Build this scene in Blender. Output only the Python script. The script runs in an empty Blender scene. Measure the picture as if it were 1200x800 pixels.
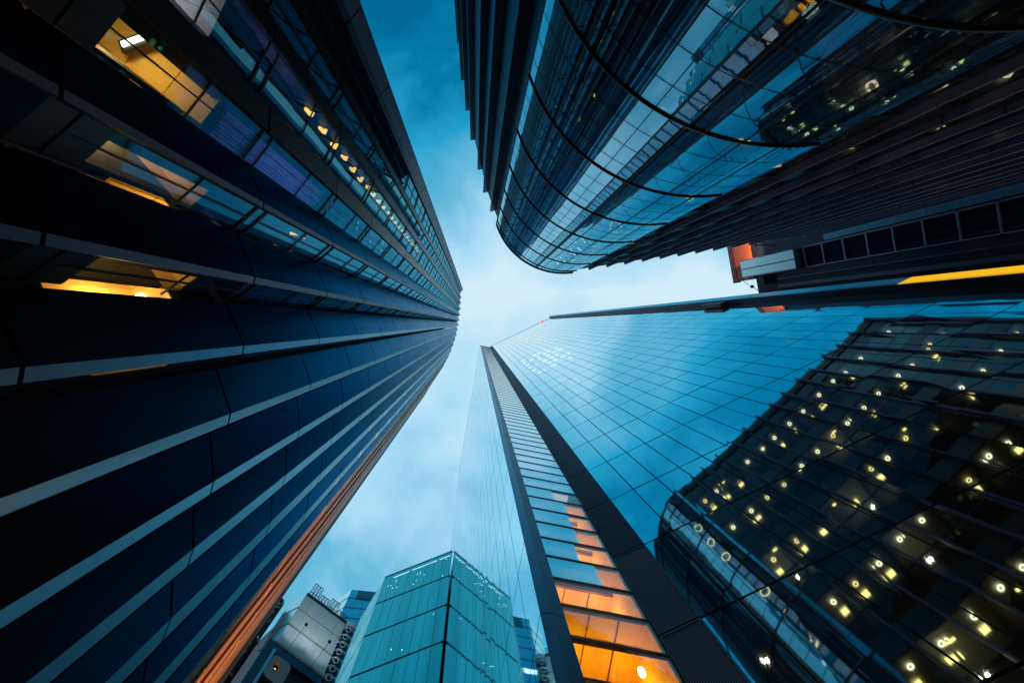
import bpy, math, random
from mathutils import Vector
random.seed(7)
C = bpy.context.scene
COL = C.collection
R = math.radians
F = 480.0            # focal length in photograph pixels
EYE = 1.6            # eye height
ZEN = (557.0, 379.0) # where the verticals meet in the photograph

# ------------------------------------------------------------------ helpers
def plan(px, py, h):
    s = h / F
    return Vector(((px - ZEN[0]) * s, (py - ZEN[1]) * s))
def rel(x, y, h):
    return Vector((x * h / F, y * h / F))
def outward(a, b):
    d = (b - a).normalized()
    return Vector((d.y, -d.x))

class MB:
    def __init__(self):
        self.v = []; self.f = []
    def hexa(self, p):
        n = len(self.v); self.v += [tuple(q) for q in p]
        for q in ((0,1,2,3),(7,6,5,4),(0,4,5,1),(1,5,6,2),(2,6,7,3),(3,7,4,0)):
            self.f.append(tuple(n+i for i in q))
        return self
    def slab(self, a, b, h0, h1, t=0.1, out=0.0, jig=0.0):
        """upright panel from plan point a to b, outer face at +out, t thick"""
        o = outward(a, b)
        j = [random.uniform(-jig, jig) for _ in range(4)] if jig else (0,0,0,0)
        A = a + o*out; B = b + o*out; z0 = h0+EYE; z1 = h1+EYE
        P = [A+o*j[0], B+o*j[1], B+o*j[2], A+o*j[3]]
        Z = [z0, z0, z1, z1]
        outer = [(P[i].x, P[i].y, Z[i]) for i in range(4)]
        inner = [((A if i in (0,3) else B) - o*t) for i in range(4)]
        inner = [(inner[i].x, inner[i].y, Z[i]) for i in range(4)]
        return self.hexa(outer + inner)
    def prism(self, pts, h0, h1):
        n = len(self.v); k = len(pts)
        self.v += [(p.x, p.y, h0+EYE) for p in pts] + [(p.x, p.y, h1+EYE) for p in pts]
        self.f.append(tuple(n+i for i in range(k))); self.f.append(tuple(n+k+i for i in reversed(range(k))))
        for i in range(k):
            j = (i+1) % k
            self.f.append((n+i, n+k+i, n+k+j, n+j))
        return self
    def box(self, c, u, v, w):
        c, u, v, w = Vector(c), Vector(u), Vector(v), Vector(w)
        return self.hexa([c-u-v-w, c+u-v-w, c+u+v-w, c-u+v-w, c-u-v+w, c+u-v+w, c+u+v+w, c-u+v+w])
    def bar(self, p, q, r, seg=4):
        p, q = Vector(p), Vector(q); d = (q-p).normalized()
        u = d.cross(Vector((0,0,1)));
        if u.length < 1e-3: u = Vector((1,0,0))
        u.normalize(); w = d.cross(u)
        n = len(self.v)
        for c in (p, q):
            for i in range(seg):
                a = 2*math.pi*(i+.5)/seg
                self.v.append(tuple(c + u*math.cos(a)*r + w*math.sin(a)*r))
        for i in range(seg):
            j = (i+1) % seg
            self.f.append((n+i, n+j, n+seg+j, n+seg+i))
        self.f.append(tuple(n+i for i in reversed(range(seg)))); self.f.append(tuple(n+seg+i for i in range(seg)))
        return self
    def torus(self, c, r0, r1, ns=20, nt=6, nx=None, ny=None):
        c = Vector(c); nx = Vector(nx or (1,0,0)); ny = Vector(ny or (0,1,0)); nz = nx.cross(ny)
        n = len(self.v)
        for i in range(ns):
            a = 2*math.pi*i/ns; d = nx*math.cos(a)+ny*math.sin(a)
            for j in range(nt):
                b = 2*math.pi*j/nt
                self.v.append(tuple(c + d*(r0+r1*math.cos(b)) + nz*r1*math.sin(b)))
        for i in range(ns):
            for j in range(nt):
                i2=(i+1)%ns; j2=(j+1)%nt
                self.f.append((n+i*nt+j, n+i2*nt+j, n+i2*nt+j2, n+i*nt+j2))
        return self
    def ball(self, c, r, rz=None, ns=14, nr=8):
        n=len(self.v); rz = rz or r
        for i in range(nr+1):
            t = math.pi*i/nr
            for j in range(ns):
                a = 2*math.pi*j/ns
                self.v.append((c[0]+r*math.sin(t)*math.cos(a), c[1]+r*math.sin(t)*math.sin(a), c[2]+rz*math.cos(t)))
        for i in range(nr):
            for j in range(ns):
                k=(j+1)%ns
                self.f.append((n+i*ns+j, n+i*ns+k, n+(i+1)*ns+k, n+(i+1)*ns+j))
        return self
    def build(self, name, mat, parent=None, smooth=False, kind=None):
        me = bpy.data.meshes.new(name); me.from_pydata(self.v, [], self.f)
        me.materials.append(mat)
        if smooth:
            me.polygons.foreach_set('use_smooth', [True]*len(me.polygons))
        o = bpy.data.objects.new(name, me); COL.objects.link(o)
        if parent is not None:
            o.parent = parent
        if kind: o['kind'] = kind
        return o

def fix_normals(o):
    import bmesh
    bm = bmesh.new(); bm.from_mesh(o.data); bmesh.ops.recalc_face_normals(bm, faces=bm.faces); bm.to_mesh(o.data); bm.free()

def thing(name, label, cat, group=None):
    o = bpy.data.objects.new(name, None); COL.objects.link(o)
    o['label'] = label; o['category'] = cat
    if group: o['group'] = group
    return o
def tag(o, label, cat, group=None):
    o['label'] = label; o['category'] = cat
    if group: o['group'] = group
    return o

# ------------------------------------------------------------------ materials
def nodes(name):
    m = bpy.data.materials.new(name); m.use_nodes = True
    nt = m.node_tree; nt.nodes.clear()
    out = nt.nodes.new('ShaderNodeOutputMaterial')
    return m, nt, out
def N(nt, t, **kw):
    n = nt.nodes.new(t)
    for k, v in kw.items():
        if hasattr(n, k): setattr(n, k, v)
        else: n.inputs[k].default_value = v
    return n
def noise_var(nt, base, amount, scale, vec_scale=(1,1,1)):
    tc = N(nt, 'ShaderNodeTexCoord'); mp = N(nt, 'ShaderNodeMapping'); mp.inputs['Scale'].default_value = vec_scale
    nt.links.new(tc.outputs['Object'], mp.inputs['Vector'])
    no = N(nt, 'ShaderNodeTexNoise'); no.inputs['Scale'].default_value = scale; no.inputs['Detail'].default_value = 5
    nt.links.new(mp.outputs['Vector'], no.inputs['Vector'])
    mx = N(nt, 'ShaderNodeMix', data_type='RGBA')
    c0 = tuple(c*(1-amount) for c in base) + (1,); c1 = tuple(min(1, c*(1+amount)) for c in base) + (1,)
    mx.inputs['A'].default_value = c0; mx.inputs['B'].default_value = c1
    nt.links.new(no.outputs['Fac'], mx.inputs['Factor'])
    return mx.outputs['Result'], no.outputs['Fac'], mp.outputs['Vector']
def solid(name, base, rough=.5, metal=0.0, var=.25, scale=1.5, vs=(1,1,1), bump=0.0, spec=.5, stint=None, ribs=0):
    m, nt, out = nodes(name)
    b = N(nt, 'ShaderNodeBsdfPrincipled')
    col, fac, _ = noise_var(nt, base, var, scale, vs)
    nt.links.new(col, b.inputs['Base Color'])
    b.inputs['Metallic'].default_value = metal
    b.inputs['Specular IOR Level'].default_value = spec
    if stint: b.inputs['Specular Tint'].default_value = stint + (1,)
    mr = N(nt, 'ShaderNodeMapRange'); mr.inputs['To Min'].default_value = max(.02, rough-.08); mr.inputs['To Max'].default_value = min(1, rough+.08)
    nt.links.new(fac, mr.inputs['Value']); nt.links.new(mr.outputs['Result'], b.inputs['Roughness'])
    if bump:
        bp = N(nt, 'ShaderNodeBump'); bp.inputs['Strength'].default_value = bump; bp.inputs['Distance'].default_value = .02
        nt.links.new(fac, bp.inputs['Height']); nt.links.new(bp.outputs['Normal'], b.inputs['Normal'])
    if ribs:
        tcr = N(nt, 'ShaderNodeTexCoord'); wv = N(nt, 'ShaderNodeTexWave', bands_direction='Z'); wv.inputs['Scale'].default_value = ribs
        wv.inputs['Distortion'].default_value = .6; wv.inputs['Detail'].default_value = 2
        nt.links.new(tcr.outputs['Object'], wv.inputs['Vector'])
        bp = N(nt, 'ShaderNodeBump'); bp.inputs['Strength'].default_value = .25; bp.inputs['Distance'].default_value = .02
        nt.links.new(wv.outputs['Fac'], bp.inputs['Height']); nt.links.new(bp.outputs['Normal'], b.inputs['Normal'])
    nt.links.new(b.outputs['BSDF'], out.inputs['Surface'])
    return m
def mirror(name, tint, rough=.03, wav=.06, wscale=.35, vs=(1,1,1), var=.08):
    """coated curtain wall glass: almost a mirror, slightly wavy"""
    m, nt, out = nodes(name)
    b = N(nt, 'ShaderNodeBsdfPrincipled')
    col, fac, vec = noise_var(nt, tint, var, .25, vs)
    nt.links.new(col, b.inputs['Base Color'])
    b.inputs['Metallic'].default_value = 1.0; b.inputs['Roughness'].default_value = rough
    n2 = N(nt, 'ShaderNodeTexNoise'); n2.inputs['Scale'].default_value = wscale; n2.inputs['Detail'].default_value = 2
    nt.links.new(vec, n2.inputs['Vector'])
    bp = N(nt, 'ShaderNodeBump'); bp.inputs['Strength'].default_value = wav; bp.inputs['Distance'].default_value = .05
    nt.links.new(n2.outputs['Fac'], bp.inputs['Height']); nt.links.new(bp.outputs['Normal'], b.inputs['Normal'])
    nt.links.new(b.outputs['BSDF'], out.inputs['Surface'])
    return m
def glass(name, refl, trans, f0=.15, blend=.5, rough=.01, ex=2.5):
    """window glass: part mirror, part see-through"""
    m, nt, out = nodes(name)
    t = N(nt, 'ShaderNodeBsdfTransparent'); t.inputs['Color'].default_value = trans + (1,)
    g = N(nt, 'ShaderNodeBsdfGlossy'); g.inputs['Color'].default_value = refl + (1,); g.inputs['Roughness'].default_value = rough
    lw = N(nt, 'ShaderNodeLayerWeight'); lw.inputs['Blend'].default_value = blend
    mr = N(nt, 'ShaderNodeMapRange'); mr.inputs['To Min'].default_value = f0; mr.inputs['To Max'].default_value = 1.0
    pw = N(nt, 'ShaderNodeMath', operation='POWER'); pw.inputs[1].default_value = ex
    nt.links.new(lw.outputs['Facing'], pw.inputs[0]); nt.links.new(pw.outputs[0], mr.inputs['Value'])
    tc = N(nt, 'ShaderNodeTexCoord'); n2 = N(nt, 'ShaderNodeTexNoise'); n2.inputs['Scale'].default_value = .5
    nt.links.new(tc.outputs['Object'], n2.inputs['Vector'])
    bp = N(nt, 'ShaderNodeBump'); bp.inputs['Strength'].default_value = .05; bp.inputs['Distance'].default_value = .05
    nt.links.new(n2.outputs['Fac'], bp.inputs['Height']); nt.links.new(bp.outputs['Normal'], g.inputs['Normal'])
    mx = N(nt, 'ShaderNodeMixShader')
    nt.links.new(mr.outputs['Result'], mx.inputs['Fac']); nt.links.new(t.outputs['BSDF'], mx.inputs[1]); nt.links.new(g.outputs['BSDF'], mx.inputs[2])
    nt.links.new(mx.outputs['Shader'], out.inputs['Surface'])
    return m
def lamp(name, col, s):
    m, nt, out = nodes(name)
    e = N(nt, 'ShaderNodeEmission'); e.inputs['Color'].default_value = col + (1,); e.inputs['Strength'].default_value = s
    nt.links.new(e.outputs['Emission'], out.inputs['Surface'])
    return m
def striped(name, base, dark, n, axis='Z', rough=.7):
    m, nt, out = nodes(name)
    b = N(nt, 'ShaderNodeBsdfPrincipled'); b.inputs['Roughness'].default_value = rough
    tc = N(nt, 'ShaderNodeTexCoord'); w = N(nt, 'ShaderNodeTexWave', bands_direction=axis); w.inputs['Scale'].default_value = n
    w.inputs['Distortion'].default_value = .3; w.inputs['Detail'].default_value = 1
    nt.links.new(tc.outputs['Object'], w.inputs['Vector'])
    mx = N(nt, 'ShaderNodeMix', data_type='RGBA'); mx.inputs['A'].default_value = dark+(1,); mx.inputs['B'].default_value = base+(1,)
    nt.links.new(w.outputs['Fac'], mx.inputs['Factor']); nt.links.new(mx.outputs['Result'], b.inputs['Base Color'])
    nt.links.new(b.outputs['BSDF'], out.inputs['Surface'])
    return m

def cloth(name, base, tr=.55):
    m, nt, out = nodes(name)
    col, fac, _ = noise_var(nt, base, .2, 3.0, (1,1,.2))
    d = N(nt, 'ShaderNodeBsdfDiffuse'); t = N(nt, 'ShaderNodeBsdfTranslucent'); mx = N(nt, 'ShaderNodeMixShader'); mx.inputs[0].default_value = tr
    nt.links.new(col, d.inputs['Color']); nt.links.new(col, t.inputs['Color'])
    nt.links.new(d.outputs[0], mx.inputs[1]); nt.links.new(t.outputs[0], mx.inputs[2]); nt.links.new(mx.outputs[0], out.inputs['Surface'])
    return m
cloth0 = cloth('sky_reflection_cloth', (.90,.86,.92), .38)  # pale cloth standing in for sky mirrored in the lobby panes
M = dict(
  backing = solid('dark_backing', (.006,.007,.01), .6),
  black_metal = solid('black_metal', (.012,.013,.018), .4, .0),
  fin_metal = solid('fin_aluminium', (.25,.39,.46), .36, .9, .2, 2.0, bump=.05),
  grey_metal = solid('grey_metal', (.14,.15,.19), .45, .6, .2, 2.0),
  navy_panel = solid('navy_cladding', (.005,.0145,.023), .30, 1.0, .8, 1.2, (1,1,.25), bump=.06, spec=.7, stint=(.35,.66,.95)),
  stone = solid('dark_stone', (.09,.12,.24), .5, 0, .35, 3.0, bump=.1, stint=(.4,.5,.9)),
  copper = solid('copper_fin', (.42,.17,.07), .45, .2, .3, 2.0, (1,1,.2)),
  tower_glass = glass('tower_window_glass', (.13,.50,.63), (.70,.74,.78), .08, ex=2.6),
  drum_glass = glass('drum_window_glass', (.52,.80,.90), (.78,.76,.74), .22, ex=1.5),
  bay_glass = glass('bay_window_glass', (.13,.27,.33), (.75,.75,.7), .02),
  lobby_glass = glass('lobby_glass', (.85,.97,1.0), (.95,.93,.9), .42, ex=1.5),
  sky_reflection = cloth0,
  open_glass = glass('clear_window_glass', (.3,.6,.75), (.93,.93,.93), .04, ex=9),
  clear_glass = glass('clear_lobby_glass', (.85,.97,1.0), (.97,.95,.92), .03, ex=4.0),
  sky_glow = lamp('pale_sky_glow', (.95,.82,.92), .6),  # ceiling glow standing in for pale sky mirrored in the upper panes
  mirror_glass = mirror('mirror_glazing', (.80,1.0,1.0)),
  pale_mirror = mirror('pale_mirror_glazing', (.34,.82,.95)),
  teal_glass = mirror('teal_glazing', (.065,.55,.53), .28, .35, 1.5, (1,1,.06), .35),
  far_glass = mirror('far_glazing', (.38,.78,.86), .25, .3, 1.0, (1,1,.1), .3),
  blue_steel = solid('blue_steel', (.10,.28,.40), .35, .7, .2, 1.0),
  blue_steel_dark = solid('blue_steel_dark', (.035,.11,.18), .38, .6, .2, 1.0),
  dark_clad = solid('dark_cladding', (.012,.022,.035), .38, .3, .3, 1.5, (1,1,.25), stint=(.3,.6,.9)),
  light_steel = solid('light_steel', (.5,.85,.92), .4, 1.0),
  charcoal = solid('charcoal_panel', (.016,.018,.03), .5, .1, .25, 1.5, stint=(.4,.5,.9)),
  ceiling = solid('ceiling_board', (.34,.33,.29), .8),
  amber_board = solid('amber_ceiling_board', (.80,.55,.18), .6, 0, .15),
  grey_board = solid('pale_ceiling_board', (.62,.58,.58), .6, 0, .1),
  core = solid('core_wall', (.03,.028,.03), .7),
  lamp_white = lamp('lamp_white', (1,.88,.62), 4),
  lamp_yellow = lamp('lamp_yellow', (1,.78,.30), 3),
  lamp_amber = lamp('lamp_amber', (1,.55,.10), 4),
  lamp_bar = lamp('lamp_bar', (1,.88,.55), 8),
  lamp_blue = lamp('lamp_pale_blue', (.75,.92,1), 1.5),
  lamp_red = lamp('lamp_red', (1,.03,.02), 3),
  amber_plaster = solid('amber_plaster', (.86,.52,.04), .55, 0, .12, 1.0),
  amber_reflection = lamp('amber_reflection_glow', (1,.52,.02), .95),  # emission stands in for warm light mirrored in the metal
  amber_reflection_dim = lamp('amber_reflection_glow_dim', (1,.62,.28), .5),  # weaker step where the imitated reflection fades out
  curtain = None,
  blind = striped('woven_blind', (.42,.38,.36), (.20,.18,.18), 9.0),
  red_panel = solid('orange_red_panel', (.88,.16,.05), .55, 0, .2),
  dark_red = solid('dark_red_panel', (.20,.04,.035), .5),
  ribbed_glass = mirror('ribbed_glass', (.42,.66,.72), .35, .8, 3.0, (1,1,.05), .3),
  steel_panel = solid('stainless_panel', (.92,.96,.97), .5, 0, .18, 1.5, (1,1,.1), bump=.05),
  pink_panel = solid('copper_pink_panel', (.62,.36,.30), .4, .4),
  pipe = solid('pipe_metal', (.62,.68,.72), .4, .9),
  louvre = solid('louvre_metal', (.30,.26,.33), .45, .3),
  asphalt = solid('asphalt', (.05,.05,.052), .85, 0, .3, 4.0, bump=.2),
  paving = solid('paving_stone', (.24,.23,.21), .8, 0, .25, 2.0, bump=.2),
  roof = solid('roof_felt', (.08,.08,.085), .9),
)

def cloth(name, base):
    m, nt, out = nodes(name)
    col, fac, _ = noise_var(nt, base, .3, 3.0, (1,1,.2))
    d = N(nt, 'ShaderNodeBsdfDiffuse'); t = N(nt, 'ShaderNodeBsdfTranslucent'); mx = N(nt, 'ShaderNodeMixShader'); mx.inputs[0].default_value = .55
    nt.links.new(col, d.inputs['Color']); nt.links.new(col, t.inputs['Color'])
    nt.links.new(d.outputs[0], mx.inputs[1]); nt.links.new(t.outputs[0], mx.inputs[2]); nt.links.new(mx.outputs[0], out.inputs['Surface'])
    return m
M['curtain'] = cloth('violet_curtain', (.45,.48,.85))
# ------------------------------------------------------------------ ground
g = MB(); g.v = [(-600,-600,0),(600,-600,0),(600,600,0),(-600,600,0)]; g.f=[(0,1,2,3)]
go = g.build('ground', M['asphalt']); go['kind']='structure'
pv = MB(); pv.box((-3.5, 4, .065), (1.4,0,0), (0,40,0), (0,0,.06)); po = pv.build('pavement', M['paving']); po['kind']='structure'

# ================================================================== LEFT TOWER
H1 = 125.0
tower = thing('office_tower', 'dark navy tower with upright metal fins and amber lit low windows, filling left side', 'skyscraper')
curve = [Vector(p) for p in ((-12.5,-42.0),(-16.2,-37.5),(-17.2,-19),(-17.8,-10),(-18.8,-2),(-20.2,6),(-22.2,14),(-25.5,24.5),(-30,36),(-38,51),(-47,65),(-57,79),(-60,88))]
def on_curve(th, extra=0.0):
    d = Vector((-math.cos(R(th)), math.sin(R(th))))
    best = None
    for a, b in zip(curve, curve[1:]):
        e = b - a
        den = d.x*e.y - d.y*e.x
        if abs(den) < 1e-9: continue
        t = (a.x*e.y - a.y*e.x)/den; u = (a.x*d.y - a.y*d.x)/den
        if -1e-6 <= u <= 1+1e-6 and t > 0:
            if best is None or t < best: best = t
    return d*(best*H1/F + extra)
SL = 4.39; S0 = 8.98
floors = [S0 + SL*k for k in range(-2, 27)]   # slab heights
floors = [f for f in floors if f < H1-2] 
# (fin start, fin end, glass end, next fin start, fin material, kind)
bays = [(-67.7,-66.6,-62.1,-61.9),(-61.9,-60.6,-56.6,-56.3),(-56.3,-54.4,-47.0,-46.5),(-46.5,-42.9,-35.2,-29.7),
 (-29.7,-28.5,-20.9,-11.9),(-11.9,-10.2,-4.7,5.5),(5.5,7.5,9.9,20.2),(20.2,22.1,22.5,31.1),(31.1,32.7,32.9,38.6),
 (38.6,40.1,40.3,44.1),(44.1,45.4,45.6,48.1),(48.1,49.1,49.3,50.7),(50.7,51.5,51.6,51.95),(51.95,52.45,52.55,52.85),(52.85,53.25,53.35,53.6),(53.6,54.4,54.45,54.8)]
backs = []
# end return facing the street
e0 = on_curve(-70.3); e1 = on_curve(-67.7)
m = MB()
for i, z in enumerate(floors[:-1]):
    m.slab(e0, e1, z+.06, floors[i+1]-.0, .12, jig=.003)
m.slab(e0, e1, floors[-1]+.06, H1, .12)
m.build('end_panel', M['grey_metal'], tower)
nwin = 0
stuffslab = MB(); stuffglass = MB(); stuffbars = MB()
LIT_CEIL = 7.72
for bi, (f0, f1, g1, n0) in enumerate(bays):
    glassy = (g1 - f1) > .5
    tip0, tip1 = on_curve(f0), on_curve(f1)
    val = on_curve(g1, .55 if glassy else .42)
    nxt = on_curve(n0)
    o = outward(tip0, tip1)
    # fin: one upright metal blade in floor-high lengths
    m = MB()
    fm = M['fin_metal']
    if bi < 3: fm = M['black_metal']
    if bi == 3: fm = M['black_metal']
    if bi in (4,5): fm = M['grey_metal']
    if bi >= 12: fm = M['copper']
    zs = [0.0] + floors + [H1+.9]
    for z0, z1 in zip(zs, zs[1:]):
        m.slab(tip0, tip1, z0+.03, z1-.03, .12 if bi in (5,6) else .40, jig=.002)
    m.build('fin', fm, tower)
    back = MB()
    back.slab(tip0, tip1, -EYE, H1+.7, .13 if bi in (5,6) else .30, out=-.10 if bi in (5,6) else -.12)
    back.build('fin_core', M['black_metal'], tower)
    # dark cladding panels from valley to next tip
    if (nxt - val).length > .12:
        m = MB()
        for z0, z1 in zip(zs, zs[1:]):
            z1 = min(z1, H1)
            d = (nxt - val)
            m.slab(val, nxt, z0+.035, z1-.035, .10, jig=.002)
        m.build('cladding_panel', M['navy_panel'] if bi < 12 else M['copper'], tower)
        MB().slab(val, nxt, -EYE, H1-.4, .25, out=-.14).build('panel_backing', M['backing'], tower)
    # glass
    if glassy:
        a, b = tip1, val
        L = (b - a).length; d = (b - a)/L; oo = outward(a, b)
        for k, z0 in enumerate(floors):
            z1 = floors[k+1] if k+1 < len(floors) else H1
            tgt_g, tgt_b = (MB(), MB()) if (k < 14) else (stuffglass, stuffbars)
            if k < 1:
                MB().slab(a, b, z0+.03, z1-.03, .10, out=-.06).build('plinth_panel', M['navy_panel'], tower); continue
            zb = z0+.42
            if k == 1:
                zb = 5.45
                MB().slab(a, b, z0+.035, zb, .06, out=-.085).build('sill_panel', M['black_metal'], tower)
            tgt_g.slab(a, b, zb, z1-.04, .03, out=-.10)
            # slab edge: two rails with a dark spandrel between
            tgt_b.slab(a, b, z0-.03, z0+.03, .03, out=-.06)
            tgt_b.slab(a, b, z0+.37, z0+.43, .03, out=-.06)
            if k != 1: tgt_g.slab(a, b, z0+.03, z0+.37, .03, out=-.10)
            zm = z0 + .42 + (z1-z0-.46)*.55
            tgt_b.slab(a, b, zm-.015, zm+.015, .03, out=-.06)
            nv = max(2, int(round(L/.75)))
            for i in range(1, nv):
                p = a + d*(L*i/nv)
                tgt_b.slab(p-d*.014, p+d*.014, z0+.43, z1-.05, .03, out=-.062)
            if k < 14:
                w = tgt_g.build('window', M['open_glass'] if (k == 1 and bi in (5,6)) else M['tower_glass'], tower)
                tgt_b.build('mullion', M['black_metal'], w)
        # interior: floor slabs and a core wall
        ia, ib = a - oo*.35, b - oo*.35
        dep = 3.0
        m = MB()
        for k, z0 in enumerate(floors[2:], 2):
            if k < 14: MB().prism([ia, ib, ib-oo*dep, ia-oo*dep], z0+.02, z0+.32).build('floor_slab', M['core'], tower)
            else: stuffslab.prism([ia, ib, ib-oo*dep, ia-oo*dep], z0+.02, z0+.32)
        MB().slab(ia-oo*dep, ib-oo*dep, -EYE, H1-.5, .1).build('core_wall', M['core'], tower)
        # the lit floor with its tiled ceiling
        if bi in (2,3,4,5,6):
            dp = (2.6, 2.75, 2.6, 2.5, 2.4)[bi-2]
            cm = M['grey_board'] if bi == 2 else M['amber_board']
            pa, pb = a - oo*.22, b - oo*.22
            ta = pa - oo*dp; tb = pb - oo*dp
            m = MB(); nu, nvv = max(2, int(L/.62)), 3
            for i in range(nu):
                for j in range(nvv):
                    q = [pa + d*(L*(i+.012)/nu) - oo*(dp*(j+.01)/nvv), pa + d*(L*(i+.988)/nu) - oo*(dp*(j+.01)/nvv),
                         pa + d*(L*(i+.988)/nu) - oo*(dp*(j+.99)/nvv), pa + d*(L*(i+.012)/nu) - oo*(dp*(j+.99)/nvv)]
                    m.prism(q, LIT_CEIL, LIT_CEIL+.03)
            m.build('lit_ceiling', cm, tower)
            MB().prism([pa, pb, tb, ta], LIT_CEIL+.04, LIT_CEIL+.30).build('ceiling_void', M['core'], tower)
            MB().slab(b - oo*.2, b - oo*(dp+.1), 6.1 if bi == 6 else 4.7, LIT_CEIL-.5, .08).build('partition_wall', cm if bi == 6 else M['core'], tower)
            MB().slab(b - oo*.2, b - oo*(dp+.1), LIT_CEIL-.49, LIT_CEIL-.01, .08).build('partition_frieze', cm, tower)
            ld = bpy.data.lights.new('room_light', 'POINT'); ld.energy = (45, 60, 45, 45, 50)[bi-2]
            ld.color = (1,.9,.85) if bi == 2 else (1,.62,.16); ld.shadow_soft_size = .12
            lo = bpy.data.objects.new('room_light', ld); COL.objects.link(lo); lo.parent = tower
            p = pa + d*(L*.55) - oo*(dp*.5); lo.location = (p.x, p.y, LIT_CEIL+EYE-.85)
            if bi == 3:
                p = pa + d*(L*.30) - oo*(1.55)
                dd = (d*.8 - oo*.6)
                u3 = Vector((-.2,.07,0)).normalized()
                cc = Vector((p.x, p.y, LIT_CEIL+EYE-.35))
                fx = MB().box(cc+Vector((0,0,.05)), u3*.36, Vector((-u3.y,u3.x,0))*.11, (0,0,.04)).build('batten_lamp', M['black_metal'], tower)
                MB().box(cc+Vector((0,0,-.005)), u3*.30, Vector((-u3.y,u3.x,0))*.045, (0,0,.02)).build('lamp_tube', M['lamp_bar'], fx)
            if bi == 6:
                p = pa + d*(L*.4) - oo*1.2
                MB().ball((p.x,p.y,LIT_CEIL+EYE-.35), .10).build('pendant_lamp', M['lamp_bar'], tower, True)
        # the purple curtain behind one row
        if bi == 3:
            m = MB(); nseg = 60; pa, pb = a - oo*.30, b - oo*.30
            pts = []
            for i in range(nseg+1):
                t = i/nseg
                pts.append(pa.lerp(pb, t) + oo*.07*math.sin(t*math.pi*2*11))
            for k in (0,):
                z0, z1 = LIT_CEIL+.35+EYE, 13.2+EYE
                for p in pts: m.v += [(p.x,p.y,z0),(p.x,p.y,z1)]
                for i in range(nseg): m.f.append((2*i,2*i+2,2*i+3,2*i+1))
            cu = m.build('curtain', M['curtain'], tower, True)
            for kk in range(4):
                ld = bpy.data.lights.new('curtain_light', 'POINT'); ld.energy = 26; ld.color=(.42,.42,1); ld.shadow_soft_size=.3
                lo = bpy.data.objects.new('curtain_light', ld); COL.objects.link(lo); lo.parent = tower
                p = pa.lerp(pb,.5) - oo*1.0; lo.location = (p.x,p.y,9.0+1.1*kk+EYE)
        # stack of small angled lamps
        if bi == 2:
            p = a + d*(L*.12) - oo*.34
            for i in range(22):
                z = 12.0 + 1.07*i + EYE
                m = MB(); w = .16*(1+random.uniform(-.15,.25)); s = Vector((d.x,d.y,0))
                q = Vector((p.x,p.y,z)) + s*random.uniform(-.04,.04)
                m.box(q, s*w, Vector((-oo.x,-oo.y,0))*.05, (0,0,.05)); m.box(q + s*w*.9 + Vector((0,0,-.17)), s*.04, Vector((-oo.x,-oo.y,0))*.05, (0,0,.17))
                m.build('angled_lamp', M['lamp_amber'], tower)
        if bi in (4, 3, 1):
            cnt = {4: 22, 3: 0, 1: 5}[bi]
            for i in range(cnt):
                z = random.choice(floors[2:9]) - .10 + EYE
                p = a + d*(L*random.uniform(.1,.9)) - oo*random.uniform(.5,2.2)
                MB().box((p.x,p.y,z), (.17,.02,0), (-.005,.04,0), (0,0,.015)).build('ceiling_lamp', M['lamp_amber'], tower)
stuffglass.build('upper_glazing', M['tower_glass'], tower, kind='stuff')
stuffslab.build('upper_floor_slabs', M['core'], tower, kind='stuff')
stuffbars.build('upper_mullions', M['black_metal'], tower, kind='stuff')
# dim strip lights on the floor below, seen as dashes
for th, ex, n in ((-36,.9,0),(-17.5,.8,0)):
    pass
tail = [on_curve(-70.3), on_curve(-66,1.3), on_curve(-50,4.4), on_curve(-40,4.4), on_curve(-25,4.4), on_curve(-8,4.4), on_curve(10,4.4), on_curve(22,1.2), on_curve(33,1.0), on_curve(42,1.0), on_curve(50,1.0), on_curve(54.8,.15)]
far = [Vector((-32,26)), Vector((-46,10)), Vector((-46,-14)), Vector((-20,-24))]
o_ = MB().prism(tail+far, -EYE, H1-.6).build('tower_body', M['backing'], tower); fix_normals(o_)
# the end corner wall at the foot side
MB().slab(on_curve(54.8), far[0], -EYE, H1, .3).build('end_wall', M['copper'], tower)

# ================================================================== CURVED BUILDING
H2 = 44.3
cb = thing('curved_office_building', 'dark round-cornered glass office block with ring bands and stone fins at the top', 'building')
def q2(px, py): return plan(px, py, H2)
dc = rel(103, -141, H2); DR = 82*H2/F
FL = [2.56+5.0*k for k in range(-1, 9)]      # -2.44 .. 42.56
def arc(a, r): return dc + Vector((math.cos(R(a)), math.sin(R(a))))*r
A0, A1 = 82.0, 162.0
NA = 9
# rings
for z in FL[1:]:
    m = MB(); nseg = 40
    prof = [(-.02,-.05),(.05,-.045),(.065,0),(.05,.045),(-.02,.05)]
    n0 = 0
    for i in range(nseg+1):
        a = A0 + (A1-A0)*i/nseg
        for (dr, dz) in prof:
            p = arc(a, DR+dr); m.v.append((p.x, p.y, z+EYE+dz))
    k = len(prof)
    for i in range(nseg):
        for j in range(k):
            j2 = (j+1) % k
            m.f.append((i*k+j, i*k+j2, (i+1)*k+j2, (i+1)*k+j))
    m.build('ring_band', M['black_metal'], cb, True)
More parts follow.
